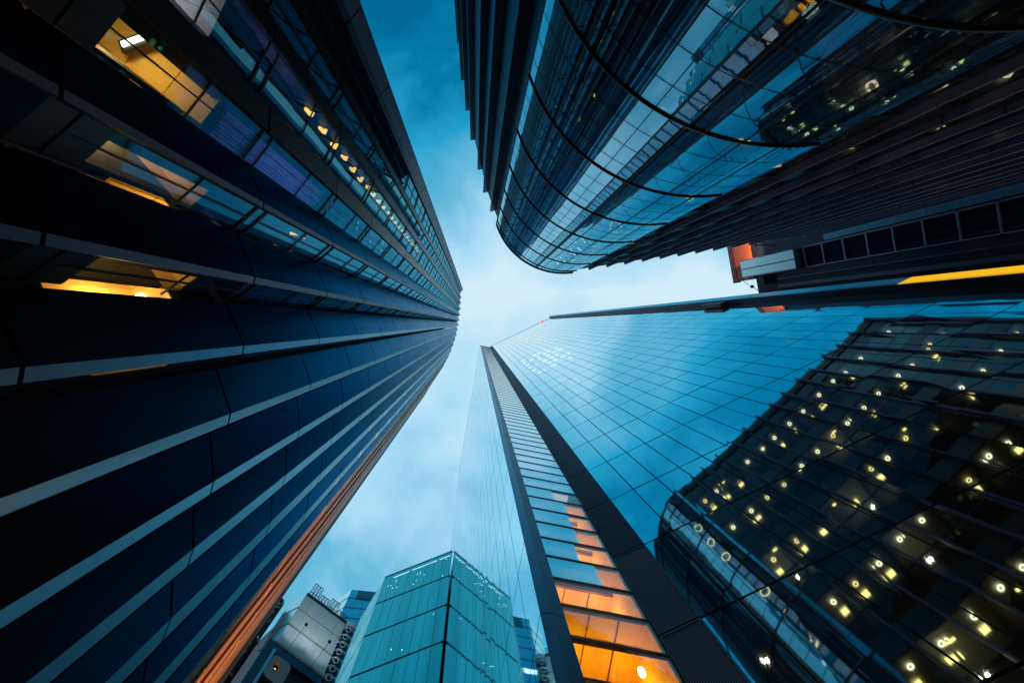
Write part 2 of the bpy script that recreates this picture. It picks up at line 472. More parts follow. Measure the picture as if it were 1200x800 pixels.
# glazing per floor, mullions as sub-parts, slabs
for k, z0 in enumerate(FL):
    z1 = FL[k+1] if k+1 < len(FL) else H2
    m = MB(); b = MB(); sub = 5
    for i in range(NA):
        for s in range(sub):
            a = A1 - (A1-A0)*(i+s/sub)/NA; a2 = A1 - (A1-A0)*(i+(s+1)/sub)/NA
            m.slab(arc(a2, DR), arc(a, DR), z0, z1, .03, jig=.0015)
        a = A1 - (A1-A0)*i/NA
        if i: b.slab(arc(a-.22, DR), arc(a+.22, DR), z0, z1, .06, out=.012)
        if i < 6:
            am = a - (A1-A0)/NA/2; b.slab(arc(am-.12, DR), arc(am+.12, DR), z0, z1, .04, out=.008)
    w = m.build('glazing_band', M['drum_glass'], cb)
    for zt in (.27,.52,.77):
        for q in range(30 if z0+5*zt < H2-.2 else 0):
            a = A1-(A1-A0)*q/30; a2 = A1-(A1-A0)*(q+1)/30
            b.slab(arc(a2, DR), arc(a, DR), z0+5*zt-.014, z0+5*zt+.014, .04, out=.006)
    if b.v: b.build('mullion', M['black_metal'], w)
m = MB()
for z in FL[1:]:
    pts = [arc(A0+(A1-A0)*i/20, DR-.08) for i in range(21)] + [arc(A1, DR-4.2), arc(A0, DR-4.2)]
    m.prism(pts, z-.45, z+.0)
o_ = m.build('floor_slab', M['core'], cb); fix_normals(o_)
m = MB()
for i in range(12):
    a = A0+(A1-A0)*i/12; a2 = A0+(A1-A0)*(i+1)/12
    m.slab(arc(a, DR-3.0), arc(a2, DR-3.0), -EYE, H2-.4, .2)
m.build('core_wall', M['core'], cb)
# blinds behind the round glass
for k, z0 in enumerate(FL[1:-1], 1):
    for i in range(NA):
        r_ = random.random()
        if i in (6, 7) and r_ < .75: continue
        if r_ < .45: continue
        drop = random.choice((1.2, 2.0, 2.6, 3.4))
        m = MB(); sub = 4
        for s in range(sub):
            a = A1 - (A1-A0)*(i+.06+.88*s/sub)/NA; a2 = A1 - (A1-A0)*(i+.06+.88*(s+1)/sub)/NA
            m.slab(arc(a2, DR-.22), arc(a, DR-.22), z0+5-.5-drop, z0+5-.46, .012)
        m.build('blind_or_sky_sheet', M['blind'], cb)
for (a_, z_) in ((118,14.2),(136,19.5),(146,24.5),(125,24.3),(140,30),(108,9.3)):
    p = arc(a_, DR-1.3)
    ld = bpy.data.lights.new('room_light','POINT'); ld.energy=45; ld.color=(1,.80,.62); ld.shadow_soft_size=.15
    lo = bpy.data.objects.new('room_light', ld); COL.objects.link(lo); lo.parent = cb; lo.location=(p.x,p.y,z_+EYE)
# parapet ring on top of the round corner
m = MB()
for i in range(40):
    a = A0+(A1-A0)*i/40; a2 = A0+(A1-A0)*(i+1)/40
    m.slab(arc(a, DR+.10), arc(a2, DR+.10), H2-.12, H2+.05, .3)
m.build('roof_rim', M['blue_steel'], cb)
# lamps in the round corner
for i in range(7):
    a = 96 + random.uniform(-1,1); z = 25.5 + 2.3*i
    p = arc(a, DR-.5)
    m = MB().torus((p.x, p.y, z+EYE), .34, .05, 16, 5)
    m.build('ring_lamp', M['lamp_yellow'], cb, True)
# ---- right side: fins and bays
t0 = q2(671, 319); dirR = Vector((.988, -.152)).normalized()
NB = 14; BW = 21.3*H2/F
oR = Vector((.152, .988)).normalized()
FD = .27
nr = nl = 0; sp_rest = MB()
for i in range(NB):
    tip = t0 + dirR*(BW*i)
    m = MB(); zs = [-EYE] + FL[1:] + [H2+.5]
    fa, fb = tip + dirR*.07, tip - dirR*.07       # reversed so that outward faces the street
    for z0, z1 in zip(zs, zs[1:]):
        m.slab(fa, fb, z0+.03, z1-.03, FD+.1, jig=.002)
    m.build('stone_fin', M['stone'], cb)
    a = t0 + dirR*(BW*(i+1)-.07) - oR*FD; b = tip + dirR*.07 - oR*FD
    # spandrels and windows
    for k, z0 in enumerate(FL[1:]):
        sp = MB() if i < 10 else sp_rest
        sp.slab(a, b, z0-.75, z0+.55, .12, out=.02)
        if i < 10: sp.build('spandrel', M['black_metal'], cb)
    MB().slab(a, b, H2-.8, H2+.15, .14, out=.04).build('parapet', M['black_metal'], cb)
    for k, z0 in enumerate(FL[:-1]):
        z1 = FL[k+1]
        m = MB().slab(a, b, z0+.55, z1-.75, .03)
        w = m.build('window', M['bay_glass'], cb)
        if k: MB().slab(a, b, z0+1.95, z0+2.03, .08, out=.01).build('transom', M['black_metal'], w)
        # ceiling lamps
        zc = z1 - .80 + EYE
        if k >= 1 and nr < 96 and random.random() < .8:
            p = b.lerp(a, .5+random.uniform(-.06,.06)) - oR*(.75+random.uniform(-.1,.1))
            MB().torus((p.x,p.y,zc-.05), .15, .036, 18, 5).build('ring_lamp', M['lamp_white'] if random.random()<.7 else M['lamp_yellow'], cb, True); nr += 1
        if k >= 1 and i < 8 and random.random() < .3:
            p = b.lerp(a, random.uniform(.25,.9)) - oR*.13
            MB().box((p.x,p.y,zc-random.uniform(.05,1.2)), Vector((dirR.x,dirR.y,0))*random.uniform(.10,.22), (0,0,.05), Vector((oR.x,oR.y,0))*.04).build('desk_lamp', M['lamp_yellow'], cb)
        if k >= 1 and nl < 96 and random.random() < .66:
            p = b.lerp(a, .5+random.uniform(-.15,.15)) - oR*(1.75+random.uniform(-.1,.1))
            m = MB(); 
            for s in range(4):
                c = Vector((p.x,p.y,zc-.03)) + Vector((dirR.x,dirR.y,0))*(-.18+.12*s)
                m.box(c, Vector((dirR.x,dirR.y,0))*.05, Vector((oR.x,oR.y,0))*.22, (0,0,.02))
            m.build('lamp_panel', M['lamp_yellow'], cb); nl += 1
sp_rest.build('far_spandrels', M['black_metal'], cb, kind='stuff')
ea = t0 + dirR*(BW*NB); eb = t0
m = MB(); mc = MB()
for z1 in FL[1:]:
    m.prism([eb-oR*(FD+.1), ea-oR*(FD+.1), ea-oR*5, eb-oR*5], z1-.74, z1+.2)
o_ = m.build('ceiling', M['ceiling'], cb); fix_normals(o_)
mc.slab(ea-oR*3.6, eb-oR*3.6, -EYE, H2-.5, .2)
for i in range(1, NB, 2):
    p = t0 + dirR*(BW*i) - oR*(FD+.2)
    mc.slab(p, p-oR*3.2, -EYE, H2-.6, .1)
mc.build('core_wall', M['core'], cb)
for (i, z) in ((2,15.5),(5,20.5),(8,15.5),(4,30.5),(9,25.5),(1,8),(7,10),(3,25.5),(6,15.3),(1,20.4),(10,20.5),(6,35.5),(3,10.5),(12,15.5),(0,30.4),(5,10.4)):
    p = t0 + dirR*(BW*(i+.5)) - oR*1.9
    ld = bpy.data.lights.new('office_light','POINT'); ld.energy=14; ld.color=(1,.9,.65); ld.shadow_soft_size=.05
    lo = bpy.data.objects.new('office_light', ld); COL.objects.link(lo); lo.parent = cb; lo.location=(p.x,p.y,z+EYE)
# ---- left side: stepped bays
lp = [q2(*p) for p in ((582,264),(575,247.5),(566.6,225),(560,198),(551.5,163),(545.6,128),(540,92),(535.5,48),(532,0),(530,-60),(530,-130))]
for i in range(len(lp)-1):
    b, a = lp[i+1], lp[i]            # outward points to the street on the left
    o = outward(a, b)
    d = (b-a).normalized()
    m = MB()
    zs = [-EYE] + FL[1:] + [H2+.4]
    for z0, z1 in zip(zs, zs[1:]):
        m.slab(a, a + d*.22, z0+.03, z1-.03, .55, jig=.002)
    m.build('stone_fin', M['dark_clad'], cb)
    m = MB()
    for z0, z1 in zip(zs, zs[1:]):
        m.slab(a+d*.22, b, z0+.03, min(z1,H2)-.03, .06, out=-.40, jig=.003)
    m.build('cladding_strip', M['dark_clad'], cb)
# body
body = [t0-oR*3.9, ea-oR*3.9, ea-oR*16, q2(760,-200), q2(560,-130)]
body += [p + Vector((.75,-.2)) for p in reversed(lp)] + [arc(a, DR-3.3) for a in (155,140,120,100,86)]
o_ = MB().prism(body, -EYE, H2-.3).build('building_core', M['backing'], cb); fix_normals(o_)
o_ = MB().prism([arc(A0+(A1-A0)*i/20, DR-.05) for i in range(21)]+[lp[0]+Vector((3,-1)), t0+Vector((0,-3))], H2-.25, H2-.1).build('roof_deck', M['roof'], cb); fix_normals(o_)
MB().slab(ea-oR*16, ea+oR*.1, -EYE, H2, .3).build('end_wall', M['stone'], cb)
o_ = MB().prism([t0-oR*.2, ea-oR*.2, ea-oR*4, t0-oR*4], H2-.55, H2-.3).build('roof_deck', M['roof'], cb); fix_normals(o_)

# ================================================================== SCALPEL TOWER
H3 = 190.0
sc = thing('glass_skyscraper', 'tallest blue mirror-glass tower with gridded face, slanting corner and amber lit lobby strip', 'skyscraper')
def q3(x, y): return rel(x, y, H3)
F0far, F0near = q3(-19.5, 176), q3(5.75, 25.6)
C1a, C1m, C1b = q3(5.75,25.6), q3(6.75,25.55), q3(8.0, 26.1)
Sa, Sb = q3(8.0,26.1), q3(16.3,27.7)
dF = Vector((.901,-.4337)); nF = Vector((-.4337,-.901))
Da, Db = q3(16.3,27.7), q3(19.9,26.0)
E = q3(87.4,-6.6)
fl3 = [14.34+4.77*k for k in range(-3, 37)]
fl3 = [z for z in fl3 if z < H3-1]
zz3 = [-EYE] + fl3 + [H3]
# main face: floor bands of mirror panes with dark joints
L = (E-Db).length; NP = 20
for z0, z1 in zip(zz3, zz3[1:]):
    m = MB()
    for i in range(NP):
        a = Db + dF*(L*i/NP + .032); b = Db + dF*(L*(i+1)/NP - .032)
        m.slab(a, b, z0+.045, z1-.045, .05, jig=.010)
    m.build('glazing_band', M['mirror_glass'], sc)
MB().slab(Db, E, -EYE, H3-.5, .2, out=-.07).build('joint_backing', M['backing'], sc)
# left pale face
L0 = (F0near-F0far).length; d0 = (F0near-F0far)/L0
for z0, z1 in zip(zz3, zz3[1:]):
    m = MB(); n = 36
    for i in range(n):
        a = F0far + d0*(L0*i/n + .028); b = F0far + d0*(L0*(i+1)/n - .028)
        m.slab(a, b, z0+.035, z1-.035, .05, jig=.004)
    m.build('pale_glazing_band', M['pale_mirror'], sc)
MB().slab(F0far, F0near, -EYE, H3-.4, .2, out=-.07).build('joint_backing', M['blue_steel_dark'], sc)
# corner column, two faces
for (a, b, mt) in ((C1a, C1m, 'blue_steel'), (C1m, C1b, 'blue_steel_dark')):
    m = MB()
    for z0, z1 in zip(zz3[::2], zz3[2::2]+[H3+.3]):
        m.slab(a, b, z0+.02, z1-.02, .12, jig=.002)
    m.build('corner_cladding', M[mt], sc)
# dark pier, louvred near its foot
m = MB()
zp = [z for z in zz3 if z >= 18.9]
for z0, z1 in zip(zp, zp[1:]+[]):
    m.slab(Da, Db, z0+.03, z1-.03, .2, out=.06)
m.build('pier_cladding', M['charcoal'], sc)
m = MB(); fr = MB()
lo_z = [-EYE, 4.8, 9.57, 14.34, 19.11]
dD = (Db-Da).normalized(); LD = (Db-Da).length
for z0, z1 in zip(lo_z, lo_z[1:]):
    fr.slab(Da, Da+dD*.07, z0+.04, z1-.04, .2, out=.06); fr.slab(Db-dD*.07, Db, z0+.04, z1-.04, .2, out=.06)
    fr.slab(Da+dD*.07, Db-dD*.07, z0+.04, z0+.10, .2, out=.06); fr.slab(Da+dD*.07, Db-dD*.07, z1-.10, z1-.04, .2, out=.06)
    n = 20
    for i in range(n):
        p = Da + dD*(.09 + (LD-.18)*(i+.5)/n)
        m.slab(p-dD*.017, p+dD*.017, z0+.10, z1-.10, .08, out=.03)
m.build('louvre', M['louvre'], sc); fr.build('louvre_frame', M['grey_metal'], sc)
MB().slab(Da, Db, -EYE, H3-.4, .15, out=-.12).build('pier_backing', M['backing'], sc)
# lobby strip
oS = outward(Sa, Sb); dS = (Sb-Sa).normalized(); LS = (Sb-Sa).length
ST = 1.59
z = 13.5 - ST*9
rows = []
while z < H3-1:
    rows.append(z); z += ST
gl = MB()
for k in range(0, len(rows)):
    z0 = rows[k]; z1 = rows[k+1] if k+1 < len(rows) else H3-.5
    if k < 28:
        if 15 < z0 < 25:
            t_ = {0:.0}.get(k, .55 + random.uniform(-.09,.09)) if z0 > 16.6 else .0
            if t_ > 0:
                mid = Sa.lerp(Sb, t_)
                w = MB().slab(Sa, mid, z0+.05, z1-.05, .03).build('lobby_window', M['lobby_glass'], sc)
                MB().slab(mid+dS*.0, Sb, z0+.05, z1-.05, .03).build('lobby_window', M['clear_glass'], sc)
                MB().slab(Sa, mid, z0+.06, z1-.06, .012, out=-.14).build('blind_or_sky_sheet', M['sky_reflection'], w)  # sheet put behind the glass to imitate mirrored pale sky
                if k % 2 == 0:
                    p = Sa.lerp(mid, .5) - oS*.75
                    ld = bpy.data.lights.new('sky_sheet_fill','POINT'); ld.energy=26; ld.color=(.95,.93,1); ld.shadow_soft_size=.15  # unseen light added to brighten the pale sheets from behind
                    lo = bpy.data.objects.new('sky_sheet_fill', ld); COL.objects.link(lo); lo.parent = sc; lo.location=(p.x,p.y,z1+EYE)
                MB().slab(Sa, mid, z1-.40, z1-.06, .012, out=-.125).build('pane_top_band', M['blue_steel'], w)
            else:
                w = MB().slab(Sa, Sb, z0+.05, z1-.05, .03).build('lobby_window', M['clear_glass'], sc)
        else:
            w = MB().slab(Sa, Sb, z0+.05, z1-.05, .03, jig=.002).build('lobby_window', M['clear_glass'] if z0 < 16.6 else M['lobby_glass'], sc)
        MB().slab(Sa, Sb, z0-.05, z0+.05, .16, out=.03).build('transom', M['black_metal'], w)
    else:
        gl.slab(Sa, Sb, z0+.05, z1-.05, .03, jig=.002)
gl.build('upper_lobby_glazing', M['lobby_glass'], sc, kind='stuff')
m = MB()
for z0 in rows[28:]: m.slab(Sa, Sb, z0-.05, z0+.05, .16, out=.03)
m.build('upper_transoms', M['black_metal'], sc, kind='stuff')
for k in range(0, len(rows)-2, 2):
    z0 = rows[k]
    ia, ib = Sa-oS*.2, Sb-oS*.2
    lit = z0 < 25
    o_ = MB().prism([ia, ib, ib-oS*2.6, ia-oS*2.6], z0+.0, z0+.10).build('lobby_ceiling', M['amber_plaster'] if lit else (M['sky_glow'] if z0 < 80 else M['ceiling']), sc) if k < 60 else None  # upper ceilings glow in place of the sky's reflection
    if o_:
        fix_normals(o_)
    if lit and z0 > 5:
        for t in (.25,.75):
            p = ia.lerp(ib, t) - oS*1.35
            ld = bpy.data.lights.new('lobby_light','POINT'); ld.energy=42; ld.color=(1,.60,.09); ld.shadow_soft_size=.1
            lo = bpy.data.objects.new('lobby_light', ld); COL.objects.link(lo); lo.parent = sc; lo.location=(p.x,p.y,z0-.95+EYE)
    if lit and k < 60:
        m = MB()
        for t in (.33,.66): 
            p = ia.lerp(ib, t); m.slab(p+oS*.05, p+oS*.05-oS*2.6, z0-.05, z0-.005, .03)
        m.slab(ia-oS*.9, ib-oS*.9, z0-.16, z0-.004, .10)
        m.build('ceiling_beam', M['dark_red'], sc)
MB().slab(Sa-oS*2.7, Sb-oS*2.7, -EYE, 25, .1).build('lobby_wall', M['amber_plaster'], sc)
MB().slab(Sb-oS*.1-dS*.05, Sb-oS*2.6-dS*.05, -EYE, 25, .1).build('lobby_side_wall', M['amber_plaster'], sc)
MB().slab(Sa-oS*2.7, Sb-oS*2.7, 25.1, H3-1, .1).build('shaft_wall', M['core'], sc)
for (px, py, zz) in ((752,787,11.6),):
    p = plan(px, py, zz)
    MB().ball((p.x,p.y,zz+EYE), .10, .16).build('globe_lamp', M['lamp_bar'], sc, True)
# edge fin: dark side and pale front, its foot glowing amber to imitate a warm reflection
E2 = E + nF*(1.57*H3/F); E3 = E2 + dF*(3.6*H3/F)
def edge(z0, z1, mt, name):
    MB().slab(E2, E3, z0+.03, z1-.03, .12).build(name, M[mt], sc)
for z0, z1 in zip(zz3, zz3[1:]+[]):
    if z1 < 33.6: edge(z0, z1, 'amber_reflection', 'reflection_glow_panel')
    elif z1 < 38: edge(z0, z1, 'amber_reflection_dim', 'reflection_glow_panel')
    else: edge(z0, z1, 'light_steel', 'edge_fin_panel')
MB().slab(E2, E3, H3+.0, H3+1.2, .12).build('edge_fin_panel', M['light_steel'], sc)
MB().slab(E-nF*.05, E2, -EYE, H3+1.0, .25, out=.01).build('fin_side', M['charcoal'], sc)
o_ = MB().prism([E2-nF*.13, E3-nF*.13, E3-nF*.5, E2-nF*.5], -EYE, H3+.9).build('fin_backing', M['charcoal'], sc); fix_normals(o_)
# body
bodyp = [F0far+Vector((.3,.0)), F0near+Vector((.3,.3)), Sa-oS*3.0, Sb-oS*3.0, Db-nF*.3, E-nF*.3, E3-nF*.6, E3-nF*40, F0far+Vector((25,25))]
o_ = MB().prism(bodyp, -EYE, H3-.8).build('tower_body', M['backing'], sc); fix_normals(o_)
# roof coping
m = MB()
m.slab(Db, E, H3, H3+.35, .4, out=.05); m.slab(F0far, F0near, H3, H3+.3, .4, out=.03); m.slab(Sa, Sb, H3, H3+.3, .4, out=.05)
m.build('coping', M['blue_steel'], sc)
p = q3(79,-2.2)
MB().ball((p.x+nF.x*.3,p.y+nF.y*.3,H3+EYE+.4), .42).build('beacon_lamp', M['lamp_red'], sc, True)
# lit office strips high on the main face
for r_ in range(6):
    z = 72.5 + 4.77*r_
    for c in range(6):
        if random.random() < .2: continue
        s0 = L/NP*(2+c) + .12 + random.choice((0,0,.5)); ln = random.choice((.5,.75,1.1))
        if s0+ln > L/NP*(3+c)-.1: ln = .6
        zt = random.choice((.35,.45,.6))
        MB().slab(Db+dF*s0, Db+dF*(s0+ln), z-.5, z-.5+zt, .04, out=.025).build('lit_window_strip', M['lamp_blue'], sc)
# brown bracket below the edge fin
pa = plan(826, 359, 58); 
hb = 58.0
p = rel(281, -19.5, 58.0) + nF*.3
cr = MB().box((p.x,p.y,58+EYE), Vector((dF.x,dF.y,0))*.45, Vector((nF.x,nF.y,0))*.25, (0,0,2.2))
cr.box((p.x,p.y,58+EYE+2.6), Vector((dF.x,dF.y,0))*.08, Vector((nF.x,nF.y,0))*.3, (0,0,.5))
cr = cr.build('cleaning_cradle', M['dark_red'])
tag(cr, 'small brown cleaning cradle hung against the mirror-glass face under its edge fin', 'cradle')

# ================================================================== BLOCK AT RIGHT
H4 = 70.0
bl = thing('apartment_block', 'dark block at the right with orange top panel, glazed box and ladder of windows', 'building')
W = Vector((298, -89)); U = Vector((7,40))      # front roofline in picture units
def q4(az):   # plan point of the front face at picture slope az (=-y/x)
    t = -(W.y + az*W.x)/(U.y + az*U.x)
    p = W + U*t
    return rel(p.x, p.y, H4)
ft, fb_ = q4(.33), q4(.095)
def front(a0, a1, h0, h1, name, mt, t=.3, out=0.0, parent=None, jig=0):
    return MB().slab(q4(a0), q4(a1), h0, h1, t, out=out, jig=jig).build(name, M[mt], parent or bl)
# outward check: from high slope to low slope must face the camera
def slabf(mb, a0, a1, h0, h1, t, out):
    a, b = q4(a0), q4(a1)
    if outward(a, b).dot(-a) < 0: a, b = b, a
    return mb.slab(a, b, h0, h1, t, out=out)
def fr4(a0, a1, h0, h1, name, mt, t=.3, out=0.0):
    return slabf(MB(), a0, a1, h0, h1, t, out).build(name, M[mt], bl)
fr4(.33,.159, 65.0, 68.9, 'parapet_panel', 'red_panel', .4, .25)
fr4(.33,.155, 68.9, 70.2, 'parapet_cap', 'dark_red', .5, .3)
fr4(.33,.10, -EYE, 64.9, 'wall', 'charcoal', .4, 0)
fr4(.232,.172, 55.2, 66.2, 'glazed_box', 'ribbed_glass', 1.2, 1.2)
m = MB()
for a0, a1 in ((.234,.231),(.203,.199),(.173,.170)): slabf(m, a0, a1, 55.1, 66.3, .1, 1.25)
m.build('box_frame', M['grey_metal'], bl)
for k in range(14):
    z1 = 54.6-2.9*k; z0 = z1-2.9
    w = slabf(MB(), .231, .172, z0+.1, z1-.1, .05, .12).build('window', M['tower_glass'], bl)
    mm = MB(); slabf(mm, .232,.1705, z1-.09, z1+.09, .25, .3); slabf(mm, .2345,.231, z0+.09, z1-.09, .25, .3); slabf(mm, .172,.169, z0+.09, z1-.09, .25, .3)
    mm.build('window_frame', M['louvre'], w)
for k in range(12):
    z1 = 51.0-2.9*k
    slabf(MB(), .29, .238, z1-2.86, z1, .1, .5).build('blue_glazing', M['blue_steel'], bl)
m = MB()
for a0, a1 in ((.128,.118),(.148,.146)): slabf(m, a0, a1, -EYE, 60, .2, .4)
m.build('downpipe', M['grey_metal'], bl)
fr4(.165,.135, 62, 63.2, 'ledge', 'charcoal', .6, .9)
a, b = q4(.33), q4(.10)
dd = (b-a).normalized()
o_ = MB().prism([a+Vector((.5,0)), b+Vector((.5,0)), b+Vector((40,-8)), a+Vector((40,-12))], -EYE, 64).build('block_body', M['backing'], bl); fix_normals(o_)
pw = q4(.262) + Vector((-2.6, 0))  # lamp and arm added to warm the orange parapet panel
MB().box((pw.x+1.3,pw.y,60+EYE),(1.35,0,0),(0,.05,0),(0,0,.05)).box((pw.x,pw.y,60.15+EYE),(.12,0,0),(0,.16,0),(0,0,.12)).build('fill_lamp', M['black_metal'], bl)
ld = bpy.data.lights.new('fill_light','SPOT'); ld.energy=2600; ld.color=(1,.62,.4); ld.shadow_soft_size=.12; ld.spot_size=R(80); ld.spot_blend=.5
lo = bpy.data.objects.new('fill_light', ld); COL.objects.link(lo); lo.parent = bl; lo.location=(pw.x-.2,pw.y,60.5+EYE)
t_ = q4(.235); lo.rotation_euler = (Vector((t_.x, t_.y, 67.5+EYE)) - Vector(lo.location)).to_track_quat('-Z','Y').to_euler()
def truss(p0, p1, w, n, name, mt, parent=None, r=.05):
    m = MB(); p0=Vector(p0); p1=Vector(p1); d=(p1-p0); ax=d.normalized()
    s = ax.cross(Vector((0,0,1)));
    if s.length<.1: s = Vector((1,0,0))
    s.normalize(); t = ax.cross(s)
    cs = [s*w+t*w, -s*w+t*w, -s*w-t*w, s*w-t*w]
    for c in cs: m.bar(p0+c, p1+c, r)
    for i in range(n+1):
        q = p0 + d*(i/n)
        for k in range(4):
            m.bar(q+cs[k], q+cs[(k+1)%4], r*.7)
            if i < n: m.bar(q+cs[k], p0+d*((i+1)/n)+cs[(k+1)%4], r*.6)
    return m.build(name, M[mt], parent)
p = plan(904, 333, 66)
tr = truss((p.x,p.y,58), (p.x,p.y,68.5), .55, 6, 'lattice_mast', 'blue_steel')
tag(tr, 'short blue lattice mast beside the glazed box on the right-hand block', 'mast')
p = plan(897, 288, 66)
for i in range(3):
    MB().bar((p.x+.0,p.y-1+.9*i,45), (p.x,p.y-1+.9*i,66), .3, 10).build('riser_pipe', M['blue_steel'], bl)
p = plan(880, 336, 67)
hk = MB(); hk.bar((p.x-1,p.y-1.3,68.6+1),(p.x,p.y,67.5+1),.04); hk.ball((p.x,p.y,68.3),.28); hk.bar((p.x,p.y,68.3),(p.x+.5,p.y+.8,67.4),.04)
tag(hk.build('hoist_hook', M['black_metal']), 'tiny dark hoist hook hanging in the sky below the orange panel', 'hook')

# ================================================================== TEAL TOWER
H5 = 100.0
tt = thing('teal_office_tower', 'teal glass tower with black floor bands at the bottom centre', 'skyscraper')
a5 = rel(-106, 297.5, H5); b5 = rel(-27.0, 266.6, H5)
d5 = (b5-a5).normalized(); L5 = (b5-a5).length
# order so that outward faces the camera
if outward(a5, b5).dot(-a5) < 0: pass
bands = [90.3-9.4*k for k in range(10)]
tops = [H5] + bands
ncol = 8
right5 = b5 + Vector((-1.5, 10.0))
lft5 = a5 + Vector((-6, 10))
for z1, z0 in zip(tops, bands + [-EYE]):
    m = MB()
    for (p, q, n) in ((a5, b5, ncol), (b5, right5, 5), (lft5, a5, 4)):
        for i in range(n):
            s = (q-p)*(1/n); e = s.normalized()*.035
            m.slab(p+s*i+e, p+s*(i+1)-e, z0+.45, z1-.02, .08, jig=.02)
    m.build('glazing_band', M['teal_glass'], tt)
for z in bands:
    m = MB()
    for (p, q) in ((a5,b5),(b5,right5),(lft5,a5)): m.slab(p, q, z-.05, z+.40, .3, out=-.05)
    m.build('floor_band', M['backing'], tt)
o_ = MB().prism([lft5+Vector((.3,.5)), a5+Vector((.05,.3)), b5+Vector((-.1,.3)), right5+Vector((-.3,.1)), right5+Vector((-4,25)), lft5+Vector((0,30))], -EYE, H5-.6).build('tower_body', M['blue_steel_dark'], tt); fix_normals(o_)
m = MB()
m.slab(a5, b5, H5, H5+.4, .4, out=.05); m.build('coping', M['blue_steel_dark'], tt)
for i in range(15):
    s = random.uniform(.1,.97); z = random.uniform(92.5,97.5) if i < 8 else random.uniform(72,97)
    p = a5.lerp(b5, s)
    e = d5*.08
    MB().slab(p-e, p+e, z, z+random.uniform(.12,.3), .03, out=.06).build('lit_spot', M['lamp_blue'], tt)
for s0, s1 in ((.15,.38),(.42,.78),(.82,.98)):
    MB().slab(a5.lerp(b5,s0), a5.lerp(b5,s1), 98.45, 98.56, .03, out=.06).build('lit_strip', M['lamp_blue'], tt)

# ================================================================== FAR TOWER
H6 = 130.0
ft_ = thing('distant_tower', 'distant pale teal tower with louvred top between the steel-panelled block and the teal tower', 'skyscraper')
def q6(px, py): return plan(px, py, H6)
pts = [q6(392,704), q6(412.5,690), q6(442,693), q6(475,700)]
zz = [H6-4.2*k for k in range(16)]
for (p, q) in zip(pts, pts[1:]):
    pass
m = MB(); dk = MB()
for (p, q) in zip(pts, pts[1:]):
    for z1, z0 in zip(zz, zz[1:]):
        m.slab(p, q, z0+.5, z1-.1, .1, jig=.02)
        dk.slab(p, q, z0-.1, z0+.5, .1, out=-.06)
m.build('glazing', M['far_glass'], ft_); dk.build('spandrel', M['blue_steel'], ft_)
lv = MB()
p, q = pts[1], pts[2]
for i in range(9):
    s = .3 + .68*i/9
    lv.slab(p.lerp(q, s), p.lerp(q, s+.045), H6-4.5, H6-.4, .2, out=.15)
lv.build('louvre', M['backing'], ft_)
MB().slab(p.lerp(q,.02), p.lerp(q,.5), H6-21, H6-19.6, .05, out=.1).build('lit_strip', M['lamp_blue'], ft_)
o_ = MB().prism([p+Vector((0,.4)) for p in pts]+[pts[-1]+Vector((0,25)), pts[0]+Vector((0,25))], -EYE, H6-.5).build('tower_body', M['blue_steel_dark'], ft_); fix_normals(o_)

# ================================================================== STEEL-PANELLED BUILDING
H7 = 70.0
ly = thing('steel_panelled_building', 'grey steel-panelled building with pipe shafts and rooftop gantries at the bottom', 'building')
a7 = plan(359, 696.5, H7); b7 = plan(405, 730.5, H7)
d7 = (b7-a7).normalized(); L7 = (b7-a7).length
o7 = outward(a7, b7)
if o7.dot(-a7) < 0:
    pass
mods = [(70,67.15),(66.75,63.6),(63.2,59.9)]
for z1, z0 in mods:
    m = MB(); n = 6
    for i in range(n):
        m.slab(a7+d7*(L7*i/n+.012), a7+d7*(L7*(i+1)/n-.012), z0, z1, .25, jig=.012)
    m.build('steel_panel', M['steel_panel'], ly)
    MB().slab(a7-o7*3.0-d7*1.5, a7-o7*.02-d7*.02, z0, z1, .2).build('side_panel', M['ribbed_glass'], ly)
MB().slab(a7-d7*.3, b7+d7*.2, 59.2, 59.6, .3, out=.25).build('ledge', M['pink_panel'], ly)
o_ = MB().prism([a7-o7*.3-d7*.05, b7-o7*.3, b7-o7*18, a7-o7*18-d7*3], -EYE, H7-.2).build('core', M['backing'], ly); fix_normals(o_)
m = MB(); m.slab(a7, b7, H7, H7+.5, .5, out=.1); m.build('roof_edge', M['backing'], ly)
for s_ in (.22,.72):
    p = a7 + d7*(L7*s_) + o7*5.2
    MB().box((p.x,p.y,58.9+EYE), Vector((o7.x,o7.y,0))*.14, Vector((d7.x,d7.y,0))*.2, (0,0,.12)).bar((p.x,p.y,58.85+EYE),(p.x-o7.x*5.3,p.y-o7.y*5.3,58.85+EYE),.04).build('panel_floodlight', M['black_metal'], ly)
    ld = bpy.data.lights.new('panel_beam','SPOT'); ld.energy=520; ld.color=(.72,.92,1); ld.shadow_soft_size=.1; ld.spot_size=R(95); ld.spot_blend=.7
    lo = bpy.data.objects.new('panel_beam', ld); COL.objects.link(lo); lo.parent = ly; lo.location=(p.x,p.y,59.2+EYE)
    q = a7 + d7*(L7*s_); lo.rotation_euler = (Vector((q.x,q.y,67.6+EYE)) - Vector(lo.location)).to_track_quat('-Z','Y').to_euler()
# lower recess frames
m = MB()
m.slab(a7-d7*.2, b7, 57.9, 59.1, .6, out=.2); m.slab(a7-d7*1.2, a7-d7*.2, 30, 59.2, 1.0, out=.3)
m.build('recess_frame', M['blue_steel_dark'], ly)
m = MB(); m.slab(a7+d7*.0, a7+d7*.45, 40, 57.8, .3, out=.75); m.build('light_strip_panel', M['ribbed_glass'], ly)
